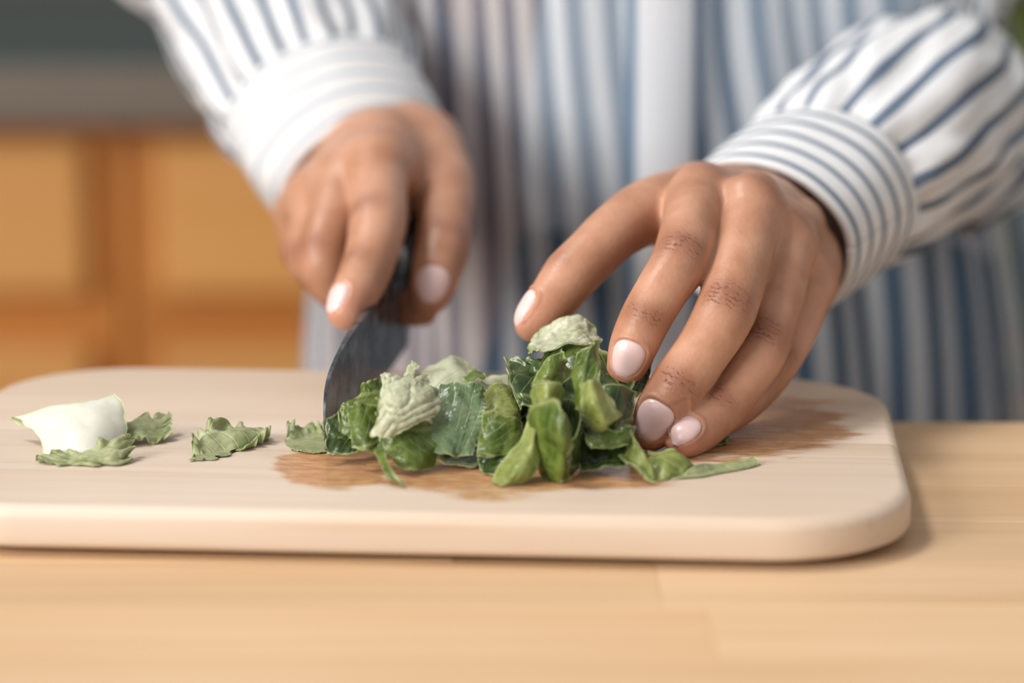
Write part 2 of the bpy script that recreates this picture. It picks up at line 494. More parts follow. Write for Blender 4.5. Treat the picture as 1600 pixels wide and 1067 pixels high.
def lap(V, Q, it, lam=.5):
    e = np.concatenate([Q[:, [0, 1]], Q[:, [1, 2]], Q[:, [2, 3]], Q[:, [3, 0]]])
    for _ in range(it):
        acc = np.zeros_like(V); cnt = np.zeros(len(V))
        for c0, c1 in ((0, 1), (1, 0)):
            for k in range(3): acc[:, k] += np.bincount(e[:, c0], V[e[:, c1], k], len(V))
            cnt += np.bincount(e[:, c0], minlength=len(V))
        V = V + lam * (acc / cnt[:, None] - V)
    return V


def vnormals(V, Q):
    fn = np.cross(V[Q[:, 2]] - V[Q[:, 0]], V[Q[:, 3]] - V[Q[:, 1]]); n = np.zeros_like(V)
    for c in range(4):
        for k in range(3): n[:, k] += np.bincount(Q[:, c], fn[:, k], len(V))
    return n / (np.linalg.norm(n, axis=1)[:, None] + 1e-12)


def A(px, py, Y): return np.array(P(px, py, Y))
def unit(v): v = np.asarray(v, dtype=float); return v / np.linalg.norm(v)


class Digit:
    """knots: (px, py, Y, radius mm); joints: knot numbers that get knuckle creases; the last knot is the centre of the fingertip"""
    def __init__(s, knots, joints, dorsal, nail=None):
        s.k = [np.append(A(*q[:3]), q[3] * .001) for q in knots]
        s.line = catmull(s.k, 6); s.line[:, 3] = np.maximum(s.line[:, 3], .003)
        s.joints = joints; s.nail = nail
        ax = unit(s.k[-1][:3] - s.k[-3][:3]); s.axis = ax
        d = np.asarray(dorsal, dtype=float); s.dor = unit(d - ax * (d @ ax))

    def dist(s, p):
        d = 1.0
        for i in range(len(s.line) - 1):
            d = min(d, float(seg_d(p[0], p[1], p[2], s.line[i][:3], s.line[i + 1][:3], s.line[i][3], s.line[i + 1][3])))
        return d

    def nail_frame(s):
        # nail = (length mm, half angle deg, tip overhang mm)
        L, ha, ov = s.nail
        tip = s.k[-1][:3] + s.axis * (s.k[-1][3] * .72 + ov * .001)
        return tip, L * .001, math.radians(ha)


def build_hand(digits, palm, tendons, h, arm, kp=.010, kf=.006, extra=None):
    allp = [q[:3] for d in digits for q in d.k] + [q[:3] for c in palm for q in c] + [q[:3] for c in arm for q in c]
    lo = np.min(allp, 0) - .026; hi = np.max(allp, 0) + .026
    f = Field(lo, hi, h); Pm = f.new()
    for c in palm: f.chain(Pm, c, k=kp)
    for c in arm: f.chain(Pm, c, k=.012)
    for c in tendons: f.chain(Pm, c, k=.005)
    F = Pm.copy()
    for d in digits:
        D = f.new(); f.chain(D, d.line); F = smin(F, smin(Pm, D, kf), .0014); del D
    V, Q = surface_nets(F, lo, h); V = lap(V, Q, 6)
    Nn = vnormals(V, Q)
    kn = np.zeros(len(V)); cr = np.zeros(len(V)); tipw = np.zeros(len(V)); off = np.zeros(len(V))
    for d in digits:
        for ji, wgt, sig in d.joints:
            J = d.k[ji][:3]; r = d.k[ji][3]
            ax = unit(d.k[min(ji + 1, len(d.k) - 1)][:3] - d.k[ji - 1][:3]); dr = unit(d.dor - ax * (d.dor @ ax))
            q = V - J; s = q @ ax; pr = q - s[:, None] * ax; dist = np.linalg.norm(pr, axis=1)
            fac = np.clip((pr @ dr) / (dist + 1e-9), 0, 1) ** 1.3
            wv = wgt * np.exp(-(s / (sig * .001)) ** 2) * fac * (dist < r * 1.45)
            m = wv > kn; kn[m] = wv[m]; cr[m] = s[m] * 1000
            off += np.where(dist < r * 1.45, fac ** 3 * wgt * .00045 * np.exp(-(s / .0035) ** 2), 0)
        tp = d.k[-1][:3]; tipw = np.maximum(tipw, np.clip(1 - np.linalg.norm(V - tp, axis=1) / .016, 0, 1))
        if d.nail:
            tip, L, ha = d.nail_frame(); bi = np.cross(d.axis, d.dor)
            q = V - tip; s = q @ d.axis; pr = q - s[:, None] * d.axis; dist = np.linalg.norm(pr, axis=1)
            ang = np.arctan2(pr @ bi, pr @ d.dor) / ha; vv = (s + L / 2) / (L / 2)
            rho = (np.abs(ang) ** 2.6 + np.abs(vv) ** 2.6) ** (1 / 2.6)
            near = dist < .013
            off += np.where(near, np.where(rho < 1, -.00035, 0) + .00042 * np.exp(-((rho - 1.15) / .10) ** 2) * (vv < .75), 0)
    V = V + Nn * off[:, None]
    V[:, 2] = np.maximum(V[:, 2], BT + .0002)                                # pads flatten where they press on the board
    return V, Q, kn, cr, tipw


def nail_mesh(d, mat, parent):
    tip, L, ha = d.nail_frame(); bi = np.cross(d.axis, d.dor)
    NR, NT = 9, 36; vs = []; fs = []

    def pt(u, v, lift):
        base = tip + d.axis * (-L / 2 + v * L / 2)
        dr = math.cos(u * ha) * d.dor + math.sin(u * ha) * bi
        a, b = 0.0, .02
        for _ in range(24):
            mm = (a + b) / 2
            if d.dist(base + dr * mm) < 0: a = mm
            else: b = mm
        return base + dr * (max(a, .003) + lift)
    vs.append(pt(0, 0, .00045))
    for i in range(1, NR + 1):
        r = i / NR
        for j in range(NT):
            t = 2 * PI * j / NT; cx, cy = math.cos(t), math.sin(t)
            kk = (abs(cx) ** 2.6 + abs(cy) ** 2.6) ** (-1 / 2.6)
            vs.append(pt(r * kk * cx, r * kk * cy, .00045 * (1 - r ** 5) - (.0004 if i == NR else 0)))
    for j in range(NT): fs.append((0, 1 + j, 1 + (j + 1) % NT))
    for i in range(NR - 1):
        for j in range(NT):
            a = 1 + i * NT; fs.append((a + j, a + NT + j, a + NT + (j + 1) % NT, a + (j + 1) % NT))
    o = mesh_obj('fingernail', vs, fs, mat, parent)
    return o


# ================================================================== the person
m_skin = make_skin()
m_nail = N('fingernail'); m_nail.set(Base_Color=(.77, .56, .545), Roughness=.36, Subsurface_Weight=.1, Subsurface_Scale=.002)
m_nail.b.inputs['Coat Weight'].default_value = .25; m_nail.b.inputs['Coat Roughness'].default_value = .15; m_nail = m_nail.m

# the hand that presses on the lettuce
CAMD = (-.06, -.93, .24)
near = dict(
    index=Digit([(1150, 308, .086, 10.5), (1094, 312, .060, 10.6), (1078, 358, .037, 9.9), (1062, 409, .021, 9.6), (1035, 452, .013, 8.8), (1009, 497, .009, 8.5), (990, 540, .006, 8.0), (979, 573, .005, 6.6)],
                [(3, 1, 6.2), (5, .9, 4.2), (1, .45, 9)], (-.10, -.90, .34), (12.0, 45, -.8)),
    middle=Digit([(1205, 322, .086, 10.5), (1176, 338, .052, 10.8), (1158, 405, .030, 10.2), (1133, 487, .010, 10.1), (1098, 548, .003, 9.3), (1061, 600, .000, 9.2), (1033, 642, -.002, 8.5), (1018, 671, -.003, 7.1)],
                 [(3, 1, 6.8), (5, 1, 4.6), (1, .45, 9)], (-.18, -.90, .30), (13.5, 50, -.8)),
    ring=Digit([(1245, 352, .088, 10.2), (1226, 385, .056, 10.2), (1215, 455, .036, 9.4), (1192, 538, .019, 9.2), (1160, 592, .011, 8.6), (1124, 638, .005, 8.4), (1092, 670, -.002, 7.7), (1070, 688, -.009, 6.4)],
               [(3, 1, 6.2), (5, .9, 4.2), (1, .4, 8)], (-.50, -.85, .2), (12.0, 47, 1.6)),
    pinky=Digit([(1268, 395, .092, 9.2), (1264, 440, .066, 9.4), (1246, 500, .052, 8.4), (1215, 562, .040, 8.0), (1182, 606, .033, 7.4), (1150, 636, .022, 7.0), (1122, 658, .013, 5.8)],
                [(3, .8, 4.5)], (-.3, -.9, .2)),
    thumb=Digit([(1085, 318, .098, 14.0), (1015, 330, .074, 11.6), (962, 362, .058, 10.0), (925, 397, .049, 9.5), (892, 431, .043, 9.5), (864, 468, .038, 8.6), (842, 495, .035, 7.6), (832, 506, .034, 6.2)],
                [(4, .5, 5.0)], (-.74, -.10, .66), (13.0, 46, .0)),
)


def C(*q): return [np.append(A(*k[:3]), k[3] * .001) for k in q]


palm = [C((1094, 314, .060, 10.5), (1150, 318, .100, 12), (1190, 335, .128, 14)),
        C((1176, 340, .052, 10.6), (1195, 342, .095, 12.5), (1212, 348, .128, 15)),
        C((1226, 388, .056, 10.0), (1228, 375, .095, 12.5), (1226, 362, .128, 15)),
        C((1264, 440, .066, 9.2), (1255, 412, .100, 12), (1238, 380, .128, 14)),
        C((1104, 368, .070, 9), (1180, 398, .066, 9), (1225, 435, .070, 8.5), (1256, 468, .076, 8)),
        C((1085, 330, .098, 14), (1120, 365, .080, 13), (1180, 420, .085, 12), (1240, 455, .088, 10)),
        C((1020, 338, .078, 9), (1065, 350, .066, 7), (1100, 350, .056, 7)),
        C((1085, 320, .098, 13), (1185, 345, .128, 14))]
tendons = [C((1088, 296, .060, 6.5), (1096, 290, .066, 7.0)), C((1168, 310, .052, 7.5), (1180, 302, .058, 7.0)),
           C((1222, 358, .055, 6.5), (1232, 350, .062, 6.5)), C((1268, 420, .066, 5), (1274, 412, .070, 5)),
           C((1176, 300, .060, 3.2), (1196, 288, .095, 3.0)), C((1230, 346, .064, 3.0), (1232, 312, .10, 3))]
armn = [C((1196, 338, .125, 16), (1320, 262, .172, 18), (1400, 200, .202, 20)), C((1240, 375, .128, 15), (1335, 290, .175, 18), (1415, 225, .205, 20))]
V1, Q1, k1, c1, t1 = build_hand(list(near.values()), palm, tendons, .0007, armn, .006, .004)

# the hand that holds the knife
far = dict(
    index=Digit([(612, 240, .170, 11.5), (592, 262, .145, 11.4), (592, 305, .125, 10.6), (590, 350, .106, 10.6), (582, 390, .094, 9.6), (570, 428, .083, 9.2), (551, 466, .071, 8.2), (541, 487, .064, 6.8)],
                [(3, .7, 5.5), (5, .6, 4)], (-.62, -.75, .2), (12.0, 46, .0)),
    middle=Digit([(560, 262, .172, 10.8), (540, 284, .150, 11.0), (522, 340, .132, 10.4), (508, 395, .120, 10.4), (513, 430, .119, 9.4), (540, 456, .125, 9.0), (590, 472, .130, 8.2), (640, 480, .124, 7.2), (660, 484, .118, 6.2)],
                 [(3, .7, 5.5)], (-.8, -.6, .1)),
    ring=Digit([(524, 282, .188, 10.5), (508, 305, .168, 10.6), (492, 352, .154, 9.9), (486, 394, .148, 9.8), (496, 420, .148, 9.0), (530, 442, .154, 8.6), (580, 455, .155, 8.0), (630, 462, .150, 6.4)],
               [(3, .7, 5.0)], (-.8, -.6, .1)),
    pinky=Digit([(500, 304, .202, 9.5), (484, 328, .188, 9.6), (472, 362, .180, 8.6), (470, 390, .176, 8.4), (484, 408, .178, 7.6), (520, 425, .182, 7.2), (570, 445, .182, 5.8)],
                [(3, .7, 4.5)], (-.8, -.6, .1)),
    thumb=Digit([(655, 232, .200, 14.5), (690, 268, .176, 11.8), (698, 305, .155, 10.6), (695, 345, .138, 10.0), (692, 385, .124, 10.0), (683, 422, .114, 9.2), (675, 450, .108, 8.2), (671, 466, .105, 6.6)],
                [(4, .6, 5.0)], (-.02, -.95, .2), (13.5, 50, .0)),
)
palm2 = [C((592, 264, .147, 11), (595, 235, .185, 13), (590, 215, .215, 15)), C((540, 286, .152, 11), (560, 250, .190, 13), (575, 225, .218, 15)),
         C((500, 310, .170, 10.5), (535, 270, .200, 13), (560, 238, .222, 15)), C((480, 326, .190, 10), (503, 282, .210, 13.5), (536, 240, .226, 15)),
         C((592, 270, .150, 10), (540, 295, .156, 10), (500, 318, .173, 9.5), (475, 340, .192, 9)),
         C((655, 235, .200, 14), (620, 262, .190, 13), (570, 300, .195, 12), (520, 330, .205, 10)),
         C((655, 235, .200, 14), (600, 215, .218, 15)),
         C((600, 275, .152, 9), (640, 285, .168, 9), (678, 270, .182, 10))]
tend2 = [C((584, 246, .147, 6), (588, 238, .152, 6)), C((532, 268, .152, 6), (538, 260, .156, 6)), C((492, 294, .170, 5), (497, 286, .174, 5))]
arm2 = [C((588, 222, .215, 16), (540, 140, .250, 20), (490, 50, .290, 24)), C((556, 246, .222, 15), (505, 160, .255, 20), (465, 70, .295, 24))]
V2, Q2, k2, c2, t2 = build_hand(list(far.values()), palm2, tend2, .0012, arm2)

# trunk and upper arms (under the clothes), coarser
WAISTX = .062; TY = .345
SH_N = np.array([.215, .37, .50])
ELB_F = np.array([-.165, .40, .20]); SH_F = np.array([-.115, .375, .50])


def K(v, r): return np.append(np.asarray(v, dtype=float), r)


trunk = [[K((WAISTX - .05, TY + .01, z), r) for z, r in ((-.50, .085), (-.20, .078), (0.0, .074), (.25, .082), (.44, .07))],
         [K((WAISTX + .05, TY + .01, z), r) for z, r in ((-.50, .085), (-.20, .078), (0.0, .074), (.25, .082), (.44, .07))],
         [K(SH_N, .048), K((WAISTX, .37, .53), .06), K(SH_F, .048)], [K((WAISTX, .37, .52), .055), K((WAISTX, .36, .64), .05)],
         [K((WAISTX - .075, TY, -.50), .078), K((WAISTX - .085, TY - .01, -.88), .05)], [K((WAISTX + .075, TY, -.50), .078), K((WAISTX + .085, TY - .01, -.88), .05)],
         [K(SH_N, .042), K(P(1520, -130, .345), .018), K(P(1518, -10, .315), .008), K(P(1500, 62, .285), .006), K(P(1492, 120, .258), .014), K(P(1462, 168, .228), .022), K(P(1400, 215, .20), .022)], [K(SH_F, .045), K(ELB_F, .033), np.append(arm2[0][2][:3], .024)]]
ff = Field((-.30, .10, -.90), (.36, .60, .82), .009); Ft = ff.new()
for c_ in trunk[:6]: ff.chain(Ft, c_, k=.03)
for c_ in trunk[6:]: ff.chain(Ft, c_, k=.006)
ff.chain(Ft, [K((WAISTX, .325, .66), .060), K((WAISTX, .285, .69), .078), K((WAISTX, .24, .70), .072), K((WAISTX, .21, .665), .055)], k=.02)
ff.chain(Ft, [K((WAISTX, .16, .672), .012), K((WAISTX, .158, .645), .016)], k=.02)
for sx in (-1, 1): ff.chain(Ft, [K((WAISTX + sx * .080, .265, .675), .012), K((WAISTX + sx * .083, .27, .71), .013)], k=.01)
V3, Q3 = surface_nets(Ft, ff.lo, ff.h); V3 = lap(V3, Q3, 3)

VV = np.concatenate([V1, V2, V3]); QQ = np.concatenate([Q1, Q2 + len(V1), Q3 + len(V1) + len(V2)])
person = mesh_obj('person', VV, QQ.tolist(), m_skin)
for nm, arr in (('knuckle', (k1, k2)), ('crease', (c1, c2)), ('fingertip', (t1, t2))):
    at = person.data.attributes.new(nm, 'FLOAT', 'POINT')
    at.data.foreach_set('value', np.concatenate([arr[0], arr[1], np.zeros(len(V3))]).astype(np.float32))
tag(person, 'person in a blue and white striped shirt chopping lettuce with both hands', 'person')
for d in (near['index'], near['middle'], near['ring'], near['thumb'], far['index'], far['thumb']):
    nail_mesh(d, m_nail, person)

m_hair = plain('dark_hair', (.02, .013, .009), .5)
fh = Field((WAISTX - .12, .13, .60), (WAISTX + .12, .42, .84), .006); Hh = fh.new()
fh.chain(Hh, [K((WAISTX, .30, .69), .088), K((WAISTX, .265, .715), .089), K((WAISTX, .245, .735), .080)], k=.02); fh.chain(Hh, [K((WAISTX, .37, .70), .035), K((WAISTX, .375, .73), .032)], k=.02)
Vh, Qh = surface_nets(Hh, fh.lo, fh.h); Vh = lap(Vh, Qh, 2)
mesh_obj('hair', Vh, Qh.tolist(), m_hair, person)
# ------------------------------------------------------------------ clothes
WHITE = (.87, .885, .91); NAVY = (.075, .135, .225)
m_body = make_cloth('shirt_body_cloth', 0, .0132, (.88, .93, .985), (.085, .20, .34), .48, .66)
m_plk = make_cloth('placket_cloth', 0, .030, (.80, .83, .88), (.085, .19, .31), .22, .0)
m_sleeve = make_cloth('sleeve_cloth', 0, .0128, WHITE, NAVY, .30)
m_cuff = make_cloth('cuff_cloth', 1, .0098, WHITE, NAVY, .27, offset=.05)
m_cuff2 = make_cloth('overexposed_cuff_cloth', 1, .0098, (.84, .84, .85), (.45, .53, .63), .2, offset=.05)  # stripes paled and thinned to paint in an overexposed, blurred look
m_under = plain('white_undershirt_cloth', (.86, .89, .93), .9)
m_trouser = plain('dark_trouser_cloth', (.02, .022, .027), .9)


def tube(name, rings, mat, parent, NU=96, per=14, fold=None, up=(0, 0, 1), thick=.0, seed=0):
    """rings: (centre, r side, r up, twist); lofted cloth tube, UV in metres (u round, v along)"""
    cen = catmull([np.append(np.asarray(r[0], dtype=float), r[1:]) for r in rings], per)
    n = len(cen); vs = []; uvs = []; ln = 0.0
    tan = np.gradient(cen[:, :3], axis=0)
    rm = float(np.mean(cen[:, 1 + 2:5])); circ = 2 * PI * rm
    circ = round(circ / .0128) * .0128
    for i in range(n):
        c = cen[i]; t = unit(tan[i]); u_ = np.asarray(up, dtype=float); u_ = unit(u_ - t * (u_ @ t)); s_ = np.cross(t, u_)
        if i: ln += np.linalg.norm(cen[i, :3] - cen[i - 1, :3])
        for j in range(NU + 1):
            a = 2 * PI * j / NU + c[5]
            d = s_ * math.cos(a) * c[3] + u_ * math.sin(a) * c[4]
            p = c[:3] + d
            if fold: p = p + unit(d) * fold(2 * PI * j / NU, ln, i / (n - 1))
            vs.append(p); uvs.append((j / NU * circ, ln))
    fs = [(i * (NU + 1) + j, i * (NU + 1) + j + 1, (i + 1) * (NU + 1) + j + 1, (i + 1) * (NU + 1) + j) for i in range(n - 1) for j in range(NU)]
    o = mesh_obj(name, vs, fs, mat, parent, True, uvs)
    if thick:
        md = o.modifiers.new('cloth thickness', 'SOLIDIFY'); md.thickness = thick; md.offset = -1
    return o


def nz(x, y, z=0): return noise.noise(Vector((x, y, z)))


def torso_fold(a, l, t):
    return .009 * nz(math.cos(a) * 5, math.sin(a) * 5, l * 3.0) + .006 * nz(math.cos(a) * 12, math.sin(a) * 12, l * 5 + 9) - .002


tz = [(-.34, .078, .176, .118), (-.20, .078, .174, .116), (-.08, .078, .172, .113), (-.01, .075, .168, .111), (.06, .068, .160, .110), (.13, .059, .150, .110), (.22, .055, .155, .112), (.32, .056, .166, .112), (.43, .056, .168, .105), (.50, .056, .148, .085), (.545, .058, .09, .06)]
shirt = tube('shirt', [((cx, TY + .012, z), rx, ry, 0.0) for z, cx, rx, ry in tz], m_body, person, 220, 12, torso_fold, (0, 1, 0), .0008)
shirt['label'] = 'loose blue and white striped button shirt'

# button placket down the front
vs = []; uvs = []
for i in range(40):
    z = -.32 + .8 * i / 39
    f = TY + .012 - .114 + (0 if z < .3 else (z - .3) * .12)
    for x, dy in ((-.0155, .003), (-.0145, -.0012), (0, -.0035), (.0145, -.0012), (.0155, .003)):
        xx = x * 1.0
        vs.append((WAISTX + xx + .002 * nz(z * 8, 3), f + dy + .003 * nz(z * 6, 1), z)); uvs.append((x, z))
fs = [(i * 5 + j, i * 5 + j + 1, i * 5 + j + 6, i * 5 + j + 5) for i in range(39) for j in range(4)]
mesh_obj('placket', vs, fs, m_plk, shirt, True, uvs)
m_btn = plain('shirt_button', (.75, .74, .72), .3)
for z in (-.25, -.15, -.05, .05, .15, .25, .35):
    bm = bmesh.new(); bmesh.ops.create_cone(bm, cap_ends=True, segments=20, radius1=.0052, radius2=.0048, depth=.0022)
    bmesh.ops.rotate(bm, verts=bm.verts[:], matrix=Matrix.Rotation(PI / 2, 3, 'X'))
    bmesh.ops.translate(bm, verts=bm.verts[:], vec=(WAISTX, TY + .012 - .1185 + (0 if z < .3 else (z - .3) * .12), z))
    bm_obj('button', bm, m_btn, shirt)

# trousers
WAISTX = .076
tr_r = [(.042, .130, .094), (.0, .142, .098), (-.2, .158, .103), (-.4, .16, .11), (-.5, .165, .115)]
tube('undershirt', [((WAISTX, TY + .012, z), rx, ry, 0.0) for z, rx, ry in ((.02, .140, .090), (.2, .132, .090), (.34, .140, .090), (.44, .12, .075))], m_under, person, 64, 6, None, (0, 1, 0), .001)
trs = tube('trousers', [((WAISTX, TY + .012, z), rx, ry, 0.0) for z, rx, ry in tr_r], m_trouser, person, 64, 6, None, (0, 1, 0), .001)
for sx in (-1, 1):
    tube('trouser_leg', [((WAISTX + sx * .078, TY + .01, -.44), .088, .10, 0), ((WAISTX + sx * .082, TY, -.66), .075, .08, 0), ((WAISTX + sx * .086, TY, -.87), .062, .066, 0)], m_trouser, trs, 48, 6, None, (0, 1, 0), .001)


# sleeve of the near (pressing) arm
def fold_n(a, l, t):
    g = max(0.0, 1 - l / .05)
    return (.0022 * math.sin(a * 9 + 2 * nz(l * 30, 2)) * g + .0042 * nz(math.cos(a) * 2.2, math.sin(a) * 2.2, l * 16) * min(1, l / .03)
            + .0025 * nz(math.cos(a) * 5, math.sin(a) * 5, l * 45))


def cuff_fold(a, l, t): return .0014 * nz(math.cos(a) * 2, math.sin(a) * 2, l * 20)


cuffn = tube('cuff', [(P(1183, 378, .112), .0365, .030, 0), (P(1215, 352, .125), .0372, .031, 0), (P(1252, 325, .139), .0378, .0318, 0), (P(1287, 300, .153), .0375, .0318, 0)], m_cuff, shirt, 120, 10, cuff_fold, (-.3, -.4, .8), .0022)
cuffn['label'] = 'white cuff with thin navy stripes round the wrist'
sl_n = tube('sleeve', [(P(1284, 302, .152), .0365, .031, 0), (P(1318, 275, .166), .041, .036, 0), (P(1392, 218, .195), .0415, .040, 0), (P(1462, 168, .228), .0395, .039, 0),
                (P(1492, 120, .258), .0250, .028, 0), (P(1500, 62, .285), .0105, .014, 0), (P(1518, -10, .315), .0120, .016, 0), (P(1520, -130, .345), .026, .028, 0), ((.222, .368, .40), .056, .056, 0), ((.205, .375, .50), .058, .056, 0), ((.165, .375, .54), .05, .05, 0)],
            m_sleeve, shirt, 140, 16, fold_n, (-.3, -.4, .8), .0009)
tube('sleeve_fold', [(P(1500, 345, .235), .006, .006, 0), (P(1530, 300, .245), .016, .012, 0), (P(1575, 235, .265), .021, .017, 0), (P(1640, 180, .29), .021, .018, 0), (P(1700, 130, .31), .010, .010, 0)], m_sleeve, shirt, 90, 10, fold_n, (-.3, -.4, .8), .0009)


# sleeve of the knife arm
cufff = tube('cuff', [(P(571, 275, .200), .0335, .0265, 0), (P(547, 242, .212), .038, .0305, 0), (P(526, 206, .225), .039, .032, 0), (P(505, 172, .238), .0395, .0325, 0)], m_cuff2, shirt, 120, 10, cuff_fold, (.1, -.6, .7), .0022)
cufff['label'] = 'white cuff of the knife hand with stripes paled as if overexposed'
sl_f = tube('sleeve', [(P(505, 176, .237), .039, .032, 0), (P(487, 142, .250), .043, .036, 0), (P(463, 85, .272), .046, .040, 0), (P(430, 5, .305), .050, .043, 0),
                (P(395, -90, .345), .054, .047, 0), ((-.165, .395, .205), .056, .05, 0), ((-.160, .40, .30), .056, .054, 0), ((-.125, .385, .42), .058, .058, 0), ((-.09, .378, .50), .056, .056, 0), ((-.04, .375, .54), .05, .05, 0)],
            m_sleeve, shirt, 140, 14, fold_n, (.1, -.6, .7), .0009)

# ================================================================== knife
m_blade = N('blade_steel'); vb = m_blade.coord('Object', (8, 8, 220)); fb = m_blade.noise(vb, 1.0, 4, .6); sm = m_blade.noise(m_blade.coord(), 70, 4, .6)
m_blade.set(Base_Color=m_blade.mix(m_blade.rng(sm, .35, .7), (.06, .075, .09), (.36, .41, .46)), Metallic=1.0, Roughness=m_blade.rng(sm, .3, .7, .20, .42), Normal=m_blade.bump(fb, .0002, .3))  # steel colour darkened and mottled to stand for dark reflections and wetness
m_blade = m_blade.m
m_handle = plain('black_handle', (.008, .008, .009), .38)
KT = B(508, 712); KH = P(636, 560, .135)
kdir = Vector((KH.x - KT.x, KH.y - KT.y, 0)); KL = kdir.length; kdir.normalize()
knife = empty('kitchen_knife', (KT.x, KT.y, BT))
knife.rotation_euler = (0, math.radians(-2.0), math.atan2(kdir.y, kdir.x))
tag(knife, 'kitchen knife with black handle and broad round nosed steel blade cutting the lettuce', 'knife')
H = .0318
# profile in (length from nose, height): edge, heel, spine, blunt rounded nose
prof = [(.0, .004), (.0012, .0014), (.005, 0.0004), (.02, 0), (.05, 0), (.08, 0), (.11, 0), (KL, .0004), (KL + .001, .015), (KL + .003, .025), (KL + .004, H - .0005),
        (.12, H), (.10, H), (.08, H), (.065, .0316), (.054, .0313), (.042, .0306), (.034, .0299), (.026, .0287), (.019, .0275), (.013, .0262), (.0085, .0248), (.005, .0230), (.0028, .0210), (.0012, .0185), (.0003, .0155), (-.0002, .012), (-.0002, .008)]
zs = [z for _, z in prof]


def th(l, z):
    zt = min(1, max(0, z / H)); return .00005 + .0010 * zt ** .75 * (.55 + .45 * min(1, l / .05))


bm = bmesh.new(); n = len(prof)
NS = 8
cx_, cz_ = .075, .02
ringsL = []
for side in (-1, 1):
    rs = []
    for q in range(NS):
        f = 1 - q / NS
        rs.append([bm.verts.new((cx_ + (l - cx_) * f, side * th(cx_ + (l - cx_) * f, cz_ + (z - cz_) * f), cz_ + (z - cz_) * f)) for l, z in prof])
    cv = bm.verts.new((cx_, side * th(cx_, cz_), cz_))
    for a, b in zip(rs, rs[1:]):
        for i in range(n): bm.faces.new((a[i], a[(i + 1) % n], b[(i + 1) % n], b[i]))
    for i in range(n): bm.faces.new((rs[-1][i], rs[-1][(i + 1) % n], cv))
    ringsL.append(rs[0])
for i in range(n): bm.faces.new((ringsL[0][i], ringsL[1][i], ringsL[1][(i + 1) % n], ringsL[0][(i + 1) % n]))
bmesh.ops.recalc_face_normals(bm, faces=bm.faces[:])
bo = bm_obj('blade', bm, m_blade, knife, True); bo.data.set_sharp_from_angle(angle=math.radians(30))
# handle: swelling grip that starts with a bolster
hr = [(KL - .001, .0045, .0125, .028), (KL + .004, .0075, .0140, .0285), (KL + .012, .0088, .0145, .029), (KL + .04, .0092, .0125, .031), (KL + .075, .0098, .0135, .032), (KL + .100, .0092, .0145, .031), (KL + .108, .006, .011, .030), (KL + .110, .002, .004, .030)]
vs = []; fs = []; NU = 28
for l, a, b, z in hr:
    for j in range(NU):
        t = 2 * PI * j / NU; c_, s_ = math.cos(t), math.sin(t)
        vs.append((l, a * math.copysign(abs(c_) ** .75, c_), z + b * math.copysign(abs(s_) ** .75, s_)))
for i in range(len(hr) - 1):
    for j in range(NU): fs.append((i * NU + j, i * NU + (j + 1) % NU, (i + 1) * NU + (j + 1) % NU, (i + 1) * NU + j))
fs.append(tuple(reversed(range(NU)))); fs.append(tuple((len(hr) - 1) * NU + j for j in range(NU)))
ho = mesh_obj('handle', vs, fs, m_handle, knife); ho['label'] = 'black handle'
for l in (KL + .03, KL + .065):
    bm = bmesh.new(); bmesh.ops.create_cone(bm, cap_ends=True, segments=14, radius1=.003, radius2=.003, depth=.0195)
    bmesh.ops.rotate(bm, verts=bm.verts[:], matrix=Matrix.Rotation(PI / 2, 3, 'X')); bmesh.ops.translate(bm, verts=bm.verts[:], vec=(l, 0, .031))
    bm_obj('rivet', bm, m_blade, knife)

# ================================================================== lettuce
m_dk = make_leaf('dark_shade_leaf', (.009, .026, .004), (.034, .074, .010), (.15, .21, .05), .3, trans=.12, coat=.2)  # dark green, deepened to stand for the deep shade between pieces
m_md = make_leaf('green_leaf', (.05, .10, .011), (.15, .215, .03), (.29, .35, .11), .32, bl=1.5, coat=.16)
m_lt = make_leaf('light_leaf', (.18, .23, .04), (.32, .365, .095), (.48, .52, .25), .36, bl=1.3, coat=.1)
m_fr = make_leaf('faded_leaf', (.27, .32, .13), (.44, .47, .25), (.58, .60, .38), .5, drops=2.0)
m_bg = make_leaf('bluish_leaf', (.11, .19, .085), (.20, .285, .15), (.32, .40, .22), .28, bl=1.9, trans=.2, coat=.2)
m_pl = make_leaf('pale_leaf_underside', (.47, .51, .33), (.62, .64, .47), (.70, .70, .56), .42, 1.3, 0, .25, .1, 1.0, .93)
m_wh = make_leaf('white_rib', (.72, .72, .62), (.80, .79, .70), (.84, .83, .76), .42, .15, 0, .2, .1, .0, 2.0)


